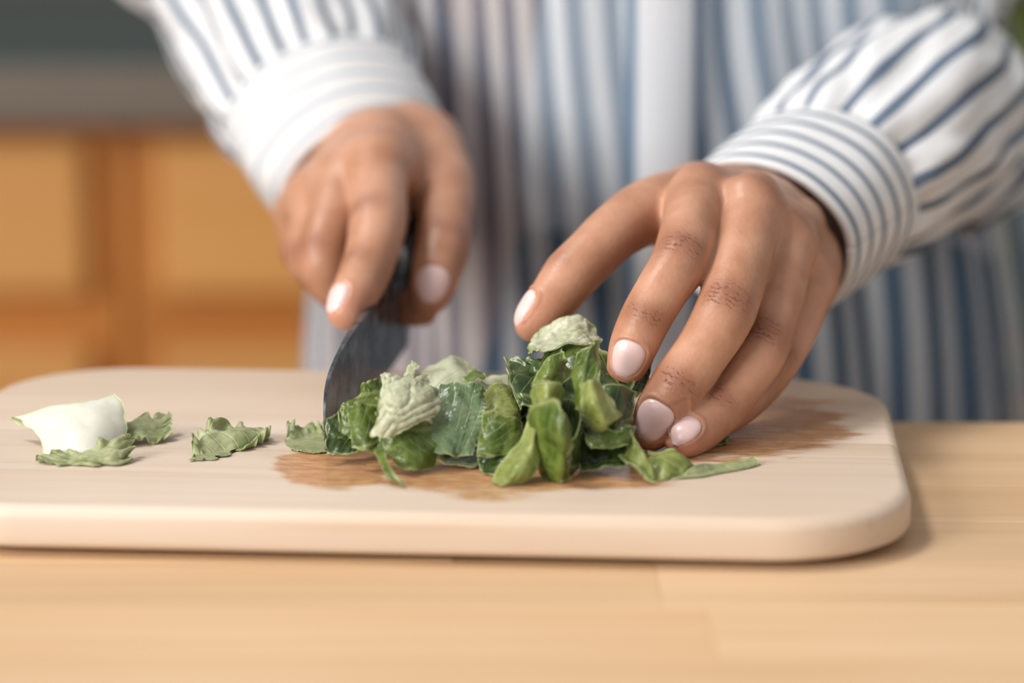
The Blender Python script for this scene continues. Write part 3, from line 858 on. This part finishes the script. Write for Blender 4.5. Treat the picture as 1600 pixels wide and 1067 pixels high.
def leaf(name, label, grid, mat, seed=0, crinkle=.0011, freq=75, rag=.05, ruffle=.0, th=.0005, NU=46, NV=46, parent=None, group=None, curl=.0010, vein=None, fine=1.0, pleat=0.0, teeth=0.0, fold=.22, zmin=BT + .0004):
    """a torn or cut sheet through a grid of points (rows run along u); crinkled, ragged rim, real thickness"""
    rows = [catmull(r, 10) for r in [[np.asarray(p, dtype=float) for p in row] for row in grid]]
    cols = np.array([catmull([r[i] for r in rows], 10) for i in range(len(rows[0]))])       # (nv, nu, 3)
    a, b = cols.shape[:2]
    rd = random.Random(seed); o1, o2 = rd.random() * 50, rd.random() * 50; csgn = 1

    def smp(u, v):
        x, y = min(max(u, 0), 1) * (a - 1), min(max(v, 0), 1) * (b - 1); i, j = min(int(x), a - 2), min(int(y), b - 2); fx, fy = x - i, y - j
        return (cols[i, j] * (1 - fx) + cols[i + 1, j] * fx) * (1 - fy) + (cols[i, j + 1] * (1 - fx) + cols[i + 1, j + 1] * fx) * fy
    fl = [(rd.uniform(0, PI), rd.uniform(-.28, .28), rd.choice((-1, 1)) * fold * rd.uniform(.5, 1.1)) for _ in range(2)]
    size = float(np.linalg.norm(cols[-1, -1] - cols[0, 0]) + np.linalg.norm(cols[0, -1] - cols[-1, 0])) * .5
    g = np.zeros((NU, NV, 3)); uv = np.zeros((NU, NV, 2))

    def rg(t, o): return rag * (.5 + 1.1 * nz(t * 3.5, o1 + o) + .4 * nz(t * 11, o2 + o) + .14 * nz(t * 37, o2 + o + 5))
    for i in range(NU):
        for j in range(NV):
            s, t = i / (NU - 1), j / (NV - 1)
            u = rg(t, 0) + s * (1 - rg(t, 0) - rg(t, 7) - teeth * abs(math.sin(t * 40))); v = rg(s, 13) + t * (1 - rg(s, 13) - rg(s, 21))
            g[i, j] = smp(u, v); uv[i, j] = (u, v)
    du = np.gradient(g, axis=0); dv = np.gradient(g, axis=1); nn = np.cross(du, dv); nn /= np.linalg.norm(nn, axis=2)[:, :, None] + 1e-12
    for i in range(NU):
        for j in range(NV):
            s, t = i / (NU - 1), j / (NV - 1); e = min(s, 1 - s, t, 1 - t); ed = max(0, 1 - e / .16)
            p = g[i, j]; q = Vector(p) * freq
            d = crinkle * (1.0 * noise.noise(q + Vector((o1, o2, 0))) + 1.5 * (.4 - abs(noise.noise(q * .8 + Vector((o2, 7, o1)))) * 1.6) + .5 * noise.noise(q * 2.6 + Vector((o2, 0, o1))) + .16 * fine * noise.noise(q * 7 + Vector((o2, 3, o1)))) + curl * csgn * ed * ed * nz(s * 3 + o1, t * 3 + o2, 4) * 2
            d += ruffle * ed * math.sin((s if min(t, 1 - t) < min(s, 1 - s) else t) * 22 + 9 * nz(s * 3, t * 3 + o1))
            for fa, f0, fk in fl:
                d += fk * size * abs((s - .5) * math.cos(fa) + (t - .5) * math.sin(fa) - f0) * (.6 + .4 * nz(s * 3, t * 3, o1)) - fk * size * .22
            if pleat: d += pleat * (1 - abs(math.sin((s * .55 + t) * 15 + 3.2 * nz(s * 3, t * 3, o2)))) * (1 + .6 * nz(s * 9, t * 9, o1))
            g[i, j] = p + nn[i, j] * d
    du = np.gradient(g, axis=0); dv = np.gradient(g, axis=1); nn = np.cross(du, dv); nn /= np.linalg.norm(nn, axis=2)[:, :, None] + 1e-12
    top = (g + nn * th / 2).reshape(-1, 3); bot = (g - nn * th / 2).reshape(-1, 3)
    vs = np.concatenate([top, bot]); low = vs[:, 2] < zmin; vs[low, 2] = zmin + (np.arange(len(vs))[low] < len(top)) * .0003
    M = NU * NV; fs = []
    for i in range(NU - 1):
        for j in range(NV - 1):
            q = (i * NV + j, (i + 1) * NV + j, (i + 1) * NV + j + 1, i * NV + j + 1)
            fs.append(q); fs.append(tuple(M + k for k in reversed(q)))
    rim = [(i, 0) for i in range(NU)] + [(NU - 1, j) for j in range(1, NV)] + [(i, NV - 1) for i in range(NU - 2, -1, -1)] + [(0, j) for j in range(NV - 2, 0, -1)]
    ri = [i * NV + j for i, j in rim]
    for x, y in zip(ri, ri[1:] + ri[:1]): fs.append((x, M + x, M + y, y)[::-1])
    u2 = np.concatenate([uv.reshape(-1, 2)] * 2)
    ang = rd.uniform(-.6, .6) if vein is None else 0.0; du_, dv_ = (rd.uniform(-.5, .5), rd.choice((-1, 1)) * rd.uniform(.25, .7)) if vein is None else (0, vein)
    c_, s_ = math.cos(ang), math.sin(ang); x_, y_ = u2[:, 0] - .5, u2[:, 1] - .5
    u2 = np.stack([x_ * c_ - y_ * s_ + .5 + du_, x_ * s_ + y_ * c_ + .5 + dv_], 1)       # most pieces are cut from beside the midrib
    o = mesh_obj(name, vs, fs, mat, parent, True, u2)
    S_, T_ = np.meshgrid(np.linspace(0, 1, NU), np.linspace(0, 1, NV), indexing='ij'); eS = np.minimum(np.minimum(S_, 1 - S_) * NU, np.minimum(T_, 1 - T_) * NV).ravel()
    o.data.attributes.new('rim', 'FLOAT', 'POINT').data.foreach_set('value', np.tile(np.clip(1 - eS / 2.2, 0, 1), 2).astype(np.float32))
    if not parent: tag(o, label, 'lettuce', group or 'chopped lettuce on the board')
    return o


def G(*rows): return [[P(*q) for q in r] for r in rows]



# shreds at the left
core = empty('lettuce_heart', B(120, 715)); tag(core, 'cut lettuce base with thick white rib and green frill lying by itself', 'lettuce')
def off(g): return [[p - core.location for p in r] for r in g]
leaf('rib', None, off(G([(18, 656, .012), (80, 638, .010), (140, 625, .010), (182, 615, .014)], [(44, 668, .006), (95, 662, .0), (145, 655, .0), (196, 645, .008)],
     [(62, 688, .0), (100, 688, -.008), (150, 688, -.008), (192, 682, .002)], [(70, 712, -.010), (108, 714, -.014), (150, 714, -.014), (175, 708, -.006)])), m_wh, 1, .0005, 60, .03, 0, .0022, fold=.05, parent=core, zmin=BT + .0004 - core.location.z)
leaf('frill', None, off(G([(75, 702, -.012), (110, 694, -.016), (150, 690, -.016), (178, 682, -.014), (204, 690, -.010)], [(62, 716, -.016), (110, 712, -.024), (150, 712, -.024), (180, 706, -.022), (206, 706, -.014)],
     [(56, 724, -.020), (115, 728, -.025), (165, 728, -.025), (203, 722, -.018)][:1] + [(105, 729, -.025), (150, 729, -.025), (180, 727, -.023), (204, 722, -.018)])), m_fr, 2, .0010, 90, .06, .0014, parent=core, zmin=BT + .0004 - core.location.z)
leaf('leaf_blade', None, off(G([(186, 662, .016), (212, 648, .018), (240, 652, .018), (268, 644, .022)], [(178, 676, .008), (215, 666, .008), (240, 668, .010), (270, 664, .016)], [(184, 692, .002), (215, 690, .002), (245, 688, .004), (268, 682, .010)])), m_fr, 3, .0010, 90, .06, .0012, parent=core, zmin=BT + .0004 - core.location.z)
L = []
def flat(rows, f=.6):
    out = []
    for r in rows:
        n_ = len(r)
        out.append([(x, y, Y if n_ > 4 else Y + f * ((r[0][2] + (r[-1][2] - r[0][2]) * i / (n_ - 1)) - Y)) for i, (x, y, Y) in enumerate(r)])
    if len(out) == 3:
        m_ = len(out[1])
        for i in range(m_):
            k = i / (m_ - 1)
            a_ = out[0][round(k * (len(out[0]) - 1))][2]; b_ = out[2][round(k * (len(out[2]) - 1))][2]
            x, y, Y = out[1][i]; out[1][i] = (x, y, Y + .5 * ((a_ + b_) / 2 - Y))
    return out
def add(label, rows, mat, shaped=False, **kw):
    if not shaped: rows = flat(rows)
    L.append(leaf('lettuce_shred', label, G(*rows), mat, seed=len(L) + 10, **kw))
add('frilly pale green shred lying alone between the white rib and the knife', [[(304, 690, .0), (326, 672, .006), (366, 664, .014), (426, 672, .014)], [(298, 706, -.008), (335, 700, -.010), (370, 694, .0), (416, 688, .006)], [(298, 725, -.020), (338, 726, -.021), (362, 720, -.012), (400, 702, .0)]], m_fr, ruffle=.0030, crinkle=.0014)
add('small pale shred half hidden behind the knife nose', [[(446, 662, .018), (475, 667, .020), (512, 660, .022)], [(446, 690, .008), (480, 698, .006), (514, 704, .004)], [(452, 709, -.004), (482, 716, -.010), (516, 718, -.009)]], m_fr, ruffle=.0014)
# beside the blade
add('dark leaf pressed flat against the knife nose', [[(512, 650, -.016), (535, 640, -.014), (565, 640, -.008)], [(509, 682, -.018), (535, 680, -.020), (565, 680, -.018)], [(512, 710, -.020), (535, 714, -.022), (560, 708, -.022)]], m_dk)
add('dark green leaf with raised top standing against the knife blade', [[(602, 592, .004), (575, 594, -.004), (548, 618, -.006)], [(606, 640, -.006), (570, 640, -.018), (528, 634, -.012)], [(600, 690, -.014), (560, 690, -.024), (530, 690, -.018)]], m_md, ruffle=.001)
add('folded green leaf with a pale top edge between blade and whitish leaf', [[(536, 634, -.020), (562, 626, -.026), (594, 632, -.024)], [(548, 664, -.028), (570, 668, -.032), (596, 668, -.028)], [(556, 700, -.028), (575, 706, -.034), (594, 702, -.030)]], m_md, crinkle=.0014)
add('thin curved green strip hanging down onto the wet board', [[(572, 640, -.022), (576, 682, -.026), (590, 716, -.036), (606, 740, -.047), (634, 756, -.049)], [(596, 640, -.024), (597, 684, -.028), (604, 714, -.038), (615, 740, -.049), (636, 763, -.052)]], m_md, NV=12, rag=.02, crinkle=.0005, fold=.03)
add('whitish crinkled leaf underside standing in front of the knife blade', [[(590, 577, -.014), (612, 580, -.022), (640, 580, -.020), (672, 584, -.014)], [(592, 612, -.026), (612, 612, -.034), (650, 612, -.034), (690, 622, -.022)], [(586, 648, -.032), (618, 650, -.040), (654, 650, -.038), (690, 646, -.026)], [(576, 684, -.032), (606, 688, -.040), (640, 672, -.038), (676, 656, -.028)]], m_pl, crinkle=.0008, freq=90, rag=.075, NU=90, NV=90, fine=1.8, curl=.0002, pleat=.0009, fold=.05, teeth=.02)
add('broad green leaf bulging below the whitish crinkled leaf', [[(588, 655, -.022), (640, 655, -.026), (694, 650, -.018)], [(598, 700, -.034), (640, 704, -.040), (690, 692, -.028)], [(622, 730, -.036), (650, 738, -.042), (684, 730, -.030)]], m_md, crinkle=.0014)
add('small pale leaf tip sticking up behind the whitish crinkled leaf', [[(628, 596, .014), (634, 578, .016), (646, 564, .018)], [(642, 598, .012), (648, 580, .014), (654, 568, .016)]], m_pl, NV=14, NU=20, crinkle=.0005)
add('smooth pale green leaf lying at the back of the pile beyond the knife', [[(664, 574, .034), (700, 554, .036), (730, 566, .036), (756, 582, .032)], [(655, 596, .022), (700, 586, .024), (728, 592, .024), (752, 604, .02)], [(660, 630, .010), (700, 628, .012), (725, 630, .012), (748, 634, .01)]], m_pl, crinkle=.0006)
add('dull green scrap folded over the pale leaf at the back', [[(722, 590, .018), (740, 578, .020), (758, 572, .022)], [(728, 600, .010), (745, 594, .012), (758, 592, .014)]], m_md, NV=16, NU=20)
add('light flat leaf at the back between the pale leaf and the tall heap', [[(752, 588, .030), (775, 592, .028), (800, 606, .026)], [(756, 612, .012), (780, 612, .012), (804, 622, .012)]], m_pl, crinkle=.0006)
add('bluish green wet leaf with saw toothed right side in the middle of the pile', [[(690, 602, -.006), (722, 594, -.014), (760, 602, -.008)], [(676, 648, -.018), (715, 648, -.028), (760, 652, -.018)], [(664, 704, -.028), (705, 712, -.038), (744, 710, -.028)]], m_bg, rag=.03, crinkle=.0009, NU=90, NV=90, teeth=.045, fold=.16)
add('pale topped leaf with a white rib right of the bluish leaf', [[(746, 612, .004), (772, 598, -.002), (808, 610, .004)], [(756, 636, -.010), (785, 632, -.016), (814, 642, -.008)], [(754, 670, -.016), (785, 672, -.02), (814, 676, -.012)]], m_lt, crinkle=.0012)
add('light green leaf slanting down between bluish leaf and bright ridge', [[(756, 640, -.018), (785, 648, -.024), (816, 660, -.020)], [(746, 690, -.028), (780, 688, -.034), (822, 682, -.024)], [(742, 716, -.032), (772, 712, -.036), (816, 700, -.028)]], m_md)
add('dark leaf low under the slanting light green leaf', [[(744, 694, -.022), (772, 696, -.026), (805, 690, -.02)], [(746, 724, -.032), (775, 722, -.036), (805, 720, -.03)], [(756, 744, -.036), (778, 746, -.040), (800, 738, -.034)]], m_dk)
add('long light green strip curving down to the front of the board', [[(830, 645, -.030), (812, 690, -.036), (782, 724, -.042), (765, 757, -.046)], [(838, 658, -.038), (828, 704, -.044), (806, 735, -.050), (784, 761, -.050)], [(844, 668, -.034), (842, 712, -.042), (834, 742, -.047), (806, 757, -.048)]], m_lt, shaped=True, NV=26, NU=50, rag=.02, crinkle=.0007, fold=.02, curl=.0004)
add('leaf folded to a bright upright ridge in front of the heap', [[(822, 650, -.034), (838, 632, -.040), (856, 624, -.043), (870, 622, -.047), (880, 650, -.050), (887, 688, -.047)],
     [(832, 690, -.036), (842, 680, -.042), (856, 676, -.046), (870, 676, -.050), (880, 692, -.052), (887, 712, -.048)],
     [(842, 730, -.036), (848, 740, -.040), (858, 745, -.043), (868, 747, -.045), (878, 747, -.046), (886, 744, -.043)], [(844, 738, -.036), (850, 745, -.040), (858, 750, -.043), (868, 752, -.045), (878, 752, -.046), (886, 749, -.043)]], m_md, NU=70, NV=40, rag=.015, crinkle=.0009, fold=.02)
add('dark hollow leaf curl with a pale rim right of the bright ridge', [[(868, 628, -.026), (880, 620, -.022), (896, 622, -.020), (908, 640, -.024), (909, 660, -.031), (901, 678, -.038), (886, 690, -.043)],  # shade inside the curl is given by the dark leaf colour
     [(870, 670, -.026), (882, 674, -.023), (896, 680, -.023), (905, 690, -.028), (906, 702, -.034), (898, 714, -.039), (886, 720, -.043)],
     [(872, 705, -.026), (884, 714, -.026), (894, 722, -.027), (901, 732, -.032), (901, 740, -.036), (894, 745, -.040), (885, 746, -.043)]], m_dk, NU=76, NV=36, rag=.015, crinkle=.0007, fold=.02)
add('pale crinkled leaf crowning the heap below the thumb', [[(826, 530, .024), (866, 504, .028), (912, 488, .030), (938, 510, .026)], [(824, 545, .010), (880, 540, .010), (916, 522, .014), (942, 528, .018)], [(838, 556, .004), (884, 552, .004), (920, 540, .006), (938, 540, .012)]], m_pl, crinkle=.0012, fine=2.0, curl=.0004, pleat=.0006, fold=.1, NU=70, NV=60)
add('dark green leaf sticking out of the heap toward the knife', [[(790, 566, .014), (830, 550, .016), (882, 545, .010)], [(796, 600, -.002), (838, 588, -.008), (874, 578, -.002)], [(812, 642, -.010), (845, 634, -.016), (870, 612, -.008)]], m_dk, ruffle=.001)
add('steep green leaf with bright upper fold on the left of the heap', [[(830, 600, -.012), (846, 570, -.014), (882, 546, -.008)], [(848, 606, -.018), (866, 584, -.020), (886, 562, -.012)], [(862, 622, -.014), (876, 600, -.014), (892, 578, -.008)]], m_md, NV=28)
add('short light green curl above the bright ridge', [[(826, 602, -.020), (840, 596, -.028), (858, 594, -.032), (878, 598, -.030), (882, 612, -.024), (872, 624, -.018)], [(828, 622, -.022), (842, 618, -.030), (858, 616, -.034), (872, 618, -.031), (876, 626, -.026), (868, 632, -.020)], [(834, 650, -.024), (844, 646, -.030), (856, 640, -.033), (868, 640, -.031), (872, 642, -.027), (866, 644, -.022)]], m_lt, NU=56, NV=26, rag=.02, fold=.03)
add('upright shiny green leaf folded lengthwise beside the index fingertip', [[(906, 550, -.014), (897, 580, -.020), (896, 615, -.024), (902, 640, -.026)], [(926, 530, -.022), (914, 575, -.030), (912, 615, -.033), (914, 640, -.034)], [(944, 522, -.014), (942, 565, -.022), (934, 600, -.026), (930, 630, -.028)]], m_md, crinkle=.0012)
add('bright green tongue of leaf twisting down in the centre of the heap', [[(908, 598, -.032), (908, 634, -.037), (922, 664, -.038), (940, 673, -.038)], [(922, 594, -.036), (932, 630, -.042), (944, 655, -.043), (950, 668, -.041)], [(934, 596, -.030), (952, 628, -.035), (962, 642, -.036), (966, 648, -.034)]], m_lt, shaped=True, NV=30, rag=.02, crinkle=.0008, fold=.10)
add('dark curled leaf tucked under the index fingertip', [[(934, 612, -.022), (950, 600, -.028), (976, 600, -.026), (1000, 612, -.018)], [(938, 640, -.026), (955, 636, -.034), (976, 632, -.030), (992, 640, -.022)], [(940, 668, -.028), (958, 674, -.03), (975, 668, -.028), (988, 665, -.022)]], m_dk, rag=.025, NU=60)
add('dark green band of leaf under the middle fingertip', [[(906, 664, -.022), (938, 672, -.032), (965, 668, -.034), (994, 662, -.028)], [(914, 688, -.032), (945, 688, -.040), (970, 684, -.040), (992, 680, -.032)], [(922, 706, -.036), (950, 702, -.040), (975, 698, -.040), (990, 694, -.032)]], m_md, rag=.03)
add('pale triangular leaf folded down in front of the fingertips', [[(986, 672, -.028), (996, 690, -.034), (1010, 712, -.038), (1022, 744, -.042)], [(978, 696, -.036), (988, 714, -.042), (1002, 730, -.044), (1023, 752, -.047)], [(964, 712, -.036), (978, 722, -.042), (1000, 738, -.046), (1026, 757, -.048)]], m_lt, crinkle=.0008)
add('green leaf crumpled in front of the ring fingertip', [[(1008, 708, -.028), (1045, 706, -.030), (1068, 710, -.028), (1084, 728, -.028)], [(1014, 730, -.038), (1045, 728, -.044), (1070, 728, -.038), (1086, 734, -.032)], [(1022, 752, -.044), (1046, 748, -.046), (1068, 742, -.040), (1078, 738, -.034)]], m_lt, crinkle=.0008)
add('flat leaf scrap lying farthest right on the board beyond the fingertips', [[(1072, 736, -.036), (1100, 727, -.032), (1140, 718, -.024), (1182, 718, -.019)], [(1056, 750, -.042), (1098, 741, -.038), (1142, 730, -.029), (1186, 725, -.023)], [(1048, 757, -.043), (1096, 753, -.042), (1142, 742, -.033), (1178, 732, -.025)]], m_fr, fold=.08, rag=.02, crinkle=.0008)
add('dark scrap lying behind the ring fingertip', [[(1085, 682, .016), (1112, 676, .016), (1140, 678, .014)], [(1088, 700, .002), (1114, 702, .0), (1138, 698, .004)]], m_dk, NV=16, NU=26)
add('dark leaf showing between index and middle fingertips', [[(978, 590, .002), (1000, 575, .006), (1020, 565, .010)], [(978, 630, -.006), (996, 620, -.004), (1012, 606, .0)]], m_dk, NV=24, NU=24)
add('dark inner filler leaf deep in the heap behind the bright ridge', [[(800, 585, .016), (850, 570, .014), (900, 570, .012)], [(806, 650, -.006), (850, 650, -.010), (900, 650, -.010)], [(810, 715, -.024), (850, 720, -.026), (900, 715, -.026)]], m_dk)  # inner filler leaves, coloured dark for the deep shade within the heap
add('dark inner filler leaf deep in the heap behind the bright tongue', [[(856, 560, .014), (930, 535, .014), (995, 580, .010)], [(856, 640, -.010), (930, 640, -.014), (985, 640, -.010)], [(860, 715, -.028), (930, 715, -.030), (985, 690, -.024)]], m_dk)
add('dark inner filler leaf behind the bluish wet leaf', [[(670, 610, .012), (740, 610, .010), (815, 625, .010)], [(670, 670, -.008), (740, 670, -.010), (812, 670, -.008)], [(680, 728, -.030), (740, 728, -.030), (808, 722, -.026)]], m_dk)
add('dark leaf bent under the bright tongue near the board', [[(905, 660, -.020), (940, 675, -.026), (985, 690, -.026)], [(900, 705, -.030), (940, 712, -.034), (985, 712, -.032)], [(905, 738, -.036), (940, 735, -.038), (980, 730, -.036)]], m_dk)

# ------------------------------------------------------------------ tall houseplant on the floor beyond the elbow
m_pot = plain('pot_glaze', (.62, .60, .57), .4); m_soil = plain('soil', (.04, .025, .015), .95)
m_plant = make_leaf('houseplant_leaf', (.19, .26, .07), (.30, .37, .13), (.42, .48, .25), .5, .3, 0, .3, 0, 1.0, 2.0)
pl = empty('potted_plant', (.42, .74, FLOOR)); tag(pl, 'tall light green houseplant standing behind the elbow of the striped sleeve', 'plant')
bm = bmesh.new(); prof2 = [(.09, 0), (.105, .004), (.14, .22), (.147, .23), (.147, .255), (.135, .255), (.13, .225)]
NU = 32; rr = [[bm.verts.new((r * math.cos(2 * PI * j / NU), r * math.sin(2 * PI * j / NU), z)) for j in range(NU)] for r, z in prof2]
for a, b in zip(rr, rr[1:]):
    for j in range(NU): bm.faces.new((a[j], a[(j + 1) % NU], b[(j + 1) % NU], b[j]))
bm.faces.new(list(reversed(rr[0]))); bm_obj('pot', bm, m_pot, pl, True)
bm = bmesh.new(); bmesh.ops.create_circle(bm, cap_ends=True, segments=32, radius=.131); bmesh.ops.translate(bm, verts=bm.verts[:], vec=(0, 0, .228)); bm_obj('soil', bm, m_soil, pl)
rp = random.Random(8); mesh0 = None
for i in range(110):
    az = rp.random() * 2 * PI; el = -.1 + rp.random() * 1.2; ln = .15 + rp.random() * .08
    if mesh0 is None:
        pts = []
        for s in range(9):
            u = s / 8; wd = .030 * math.sin(PI * u ** .8) + .0008
            for q_ in (-1, -.5, 0, .5, 1): pts.append((u * .15, q_ * wd, -.10 * u * u * .5 + .012 * abs(q_) * math.sin(PI * u)))
        fs = [(s * 5 + q_, s * 5 + q_ + 1, (s + 1) * 5 + q_ + 1, (s + 1) * 5 + q_) for s in range(8) for q_ in range(4)]
        o = mesh_obj('leaf', pts, fs, m_plant, pl, True, [(c[0] / .15, .5 + c[1] * 15) for c in pts]); mesh0 = o.data
    else:
        o = bpy.data.objects.new('leaf', mesh0); COL.objects.link(o); o.parent = pl
    r_ = .10 * rp.random(); hz = .58 + .50 * rp.random()
    o.location = (r_ * math.cos(az), r_ * math.sin(az), hz); o.rotation_euler = (0, -el, az); o.scale = (ln / .15,) * 3
for i in range(7):
    az = i * .9; x0, y0 = .04 * math.cos(az), .04 * math.sin(az); x1, y1 = .10 * math.cos(az), .10 * math.sin(az)
    ln_ = [np.array((x0 + (x1 - x0) * t * t, y0 + (y1 - y0) * t * t, .22 + .76 * t)) for t in np.linspace(0, 1, 7)]
    vs = []; fs = []
    for k_, c in enumerate(ln_):
        for j in range(8): vs.append((c[0] + .005 * (1 - .06 * k_) * math.cos(j * PI / 4), c[1] + .005 * (1 - .06 * k_) * math.sin(j * PI / 4), c[2]))
    for k_ in range(6):
        for j in range(8): fs.append((k_ * 8 + j, k_ * 8 + (j + 1) % 8, (k_ + 1) * 8 + (j + 1) % 8, (k_ + 1) * 8 + j))
    mesh_obj('stem', vs, fs, m_plant, pl, True, [(0, .9)] * len(vs))
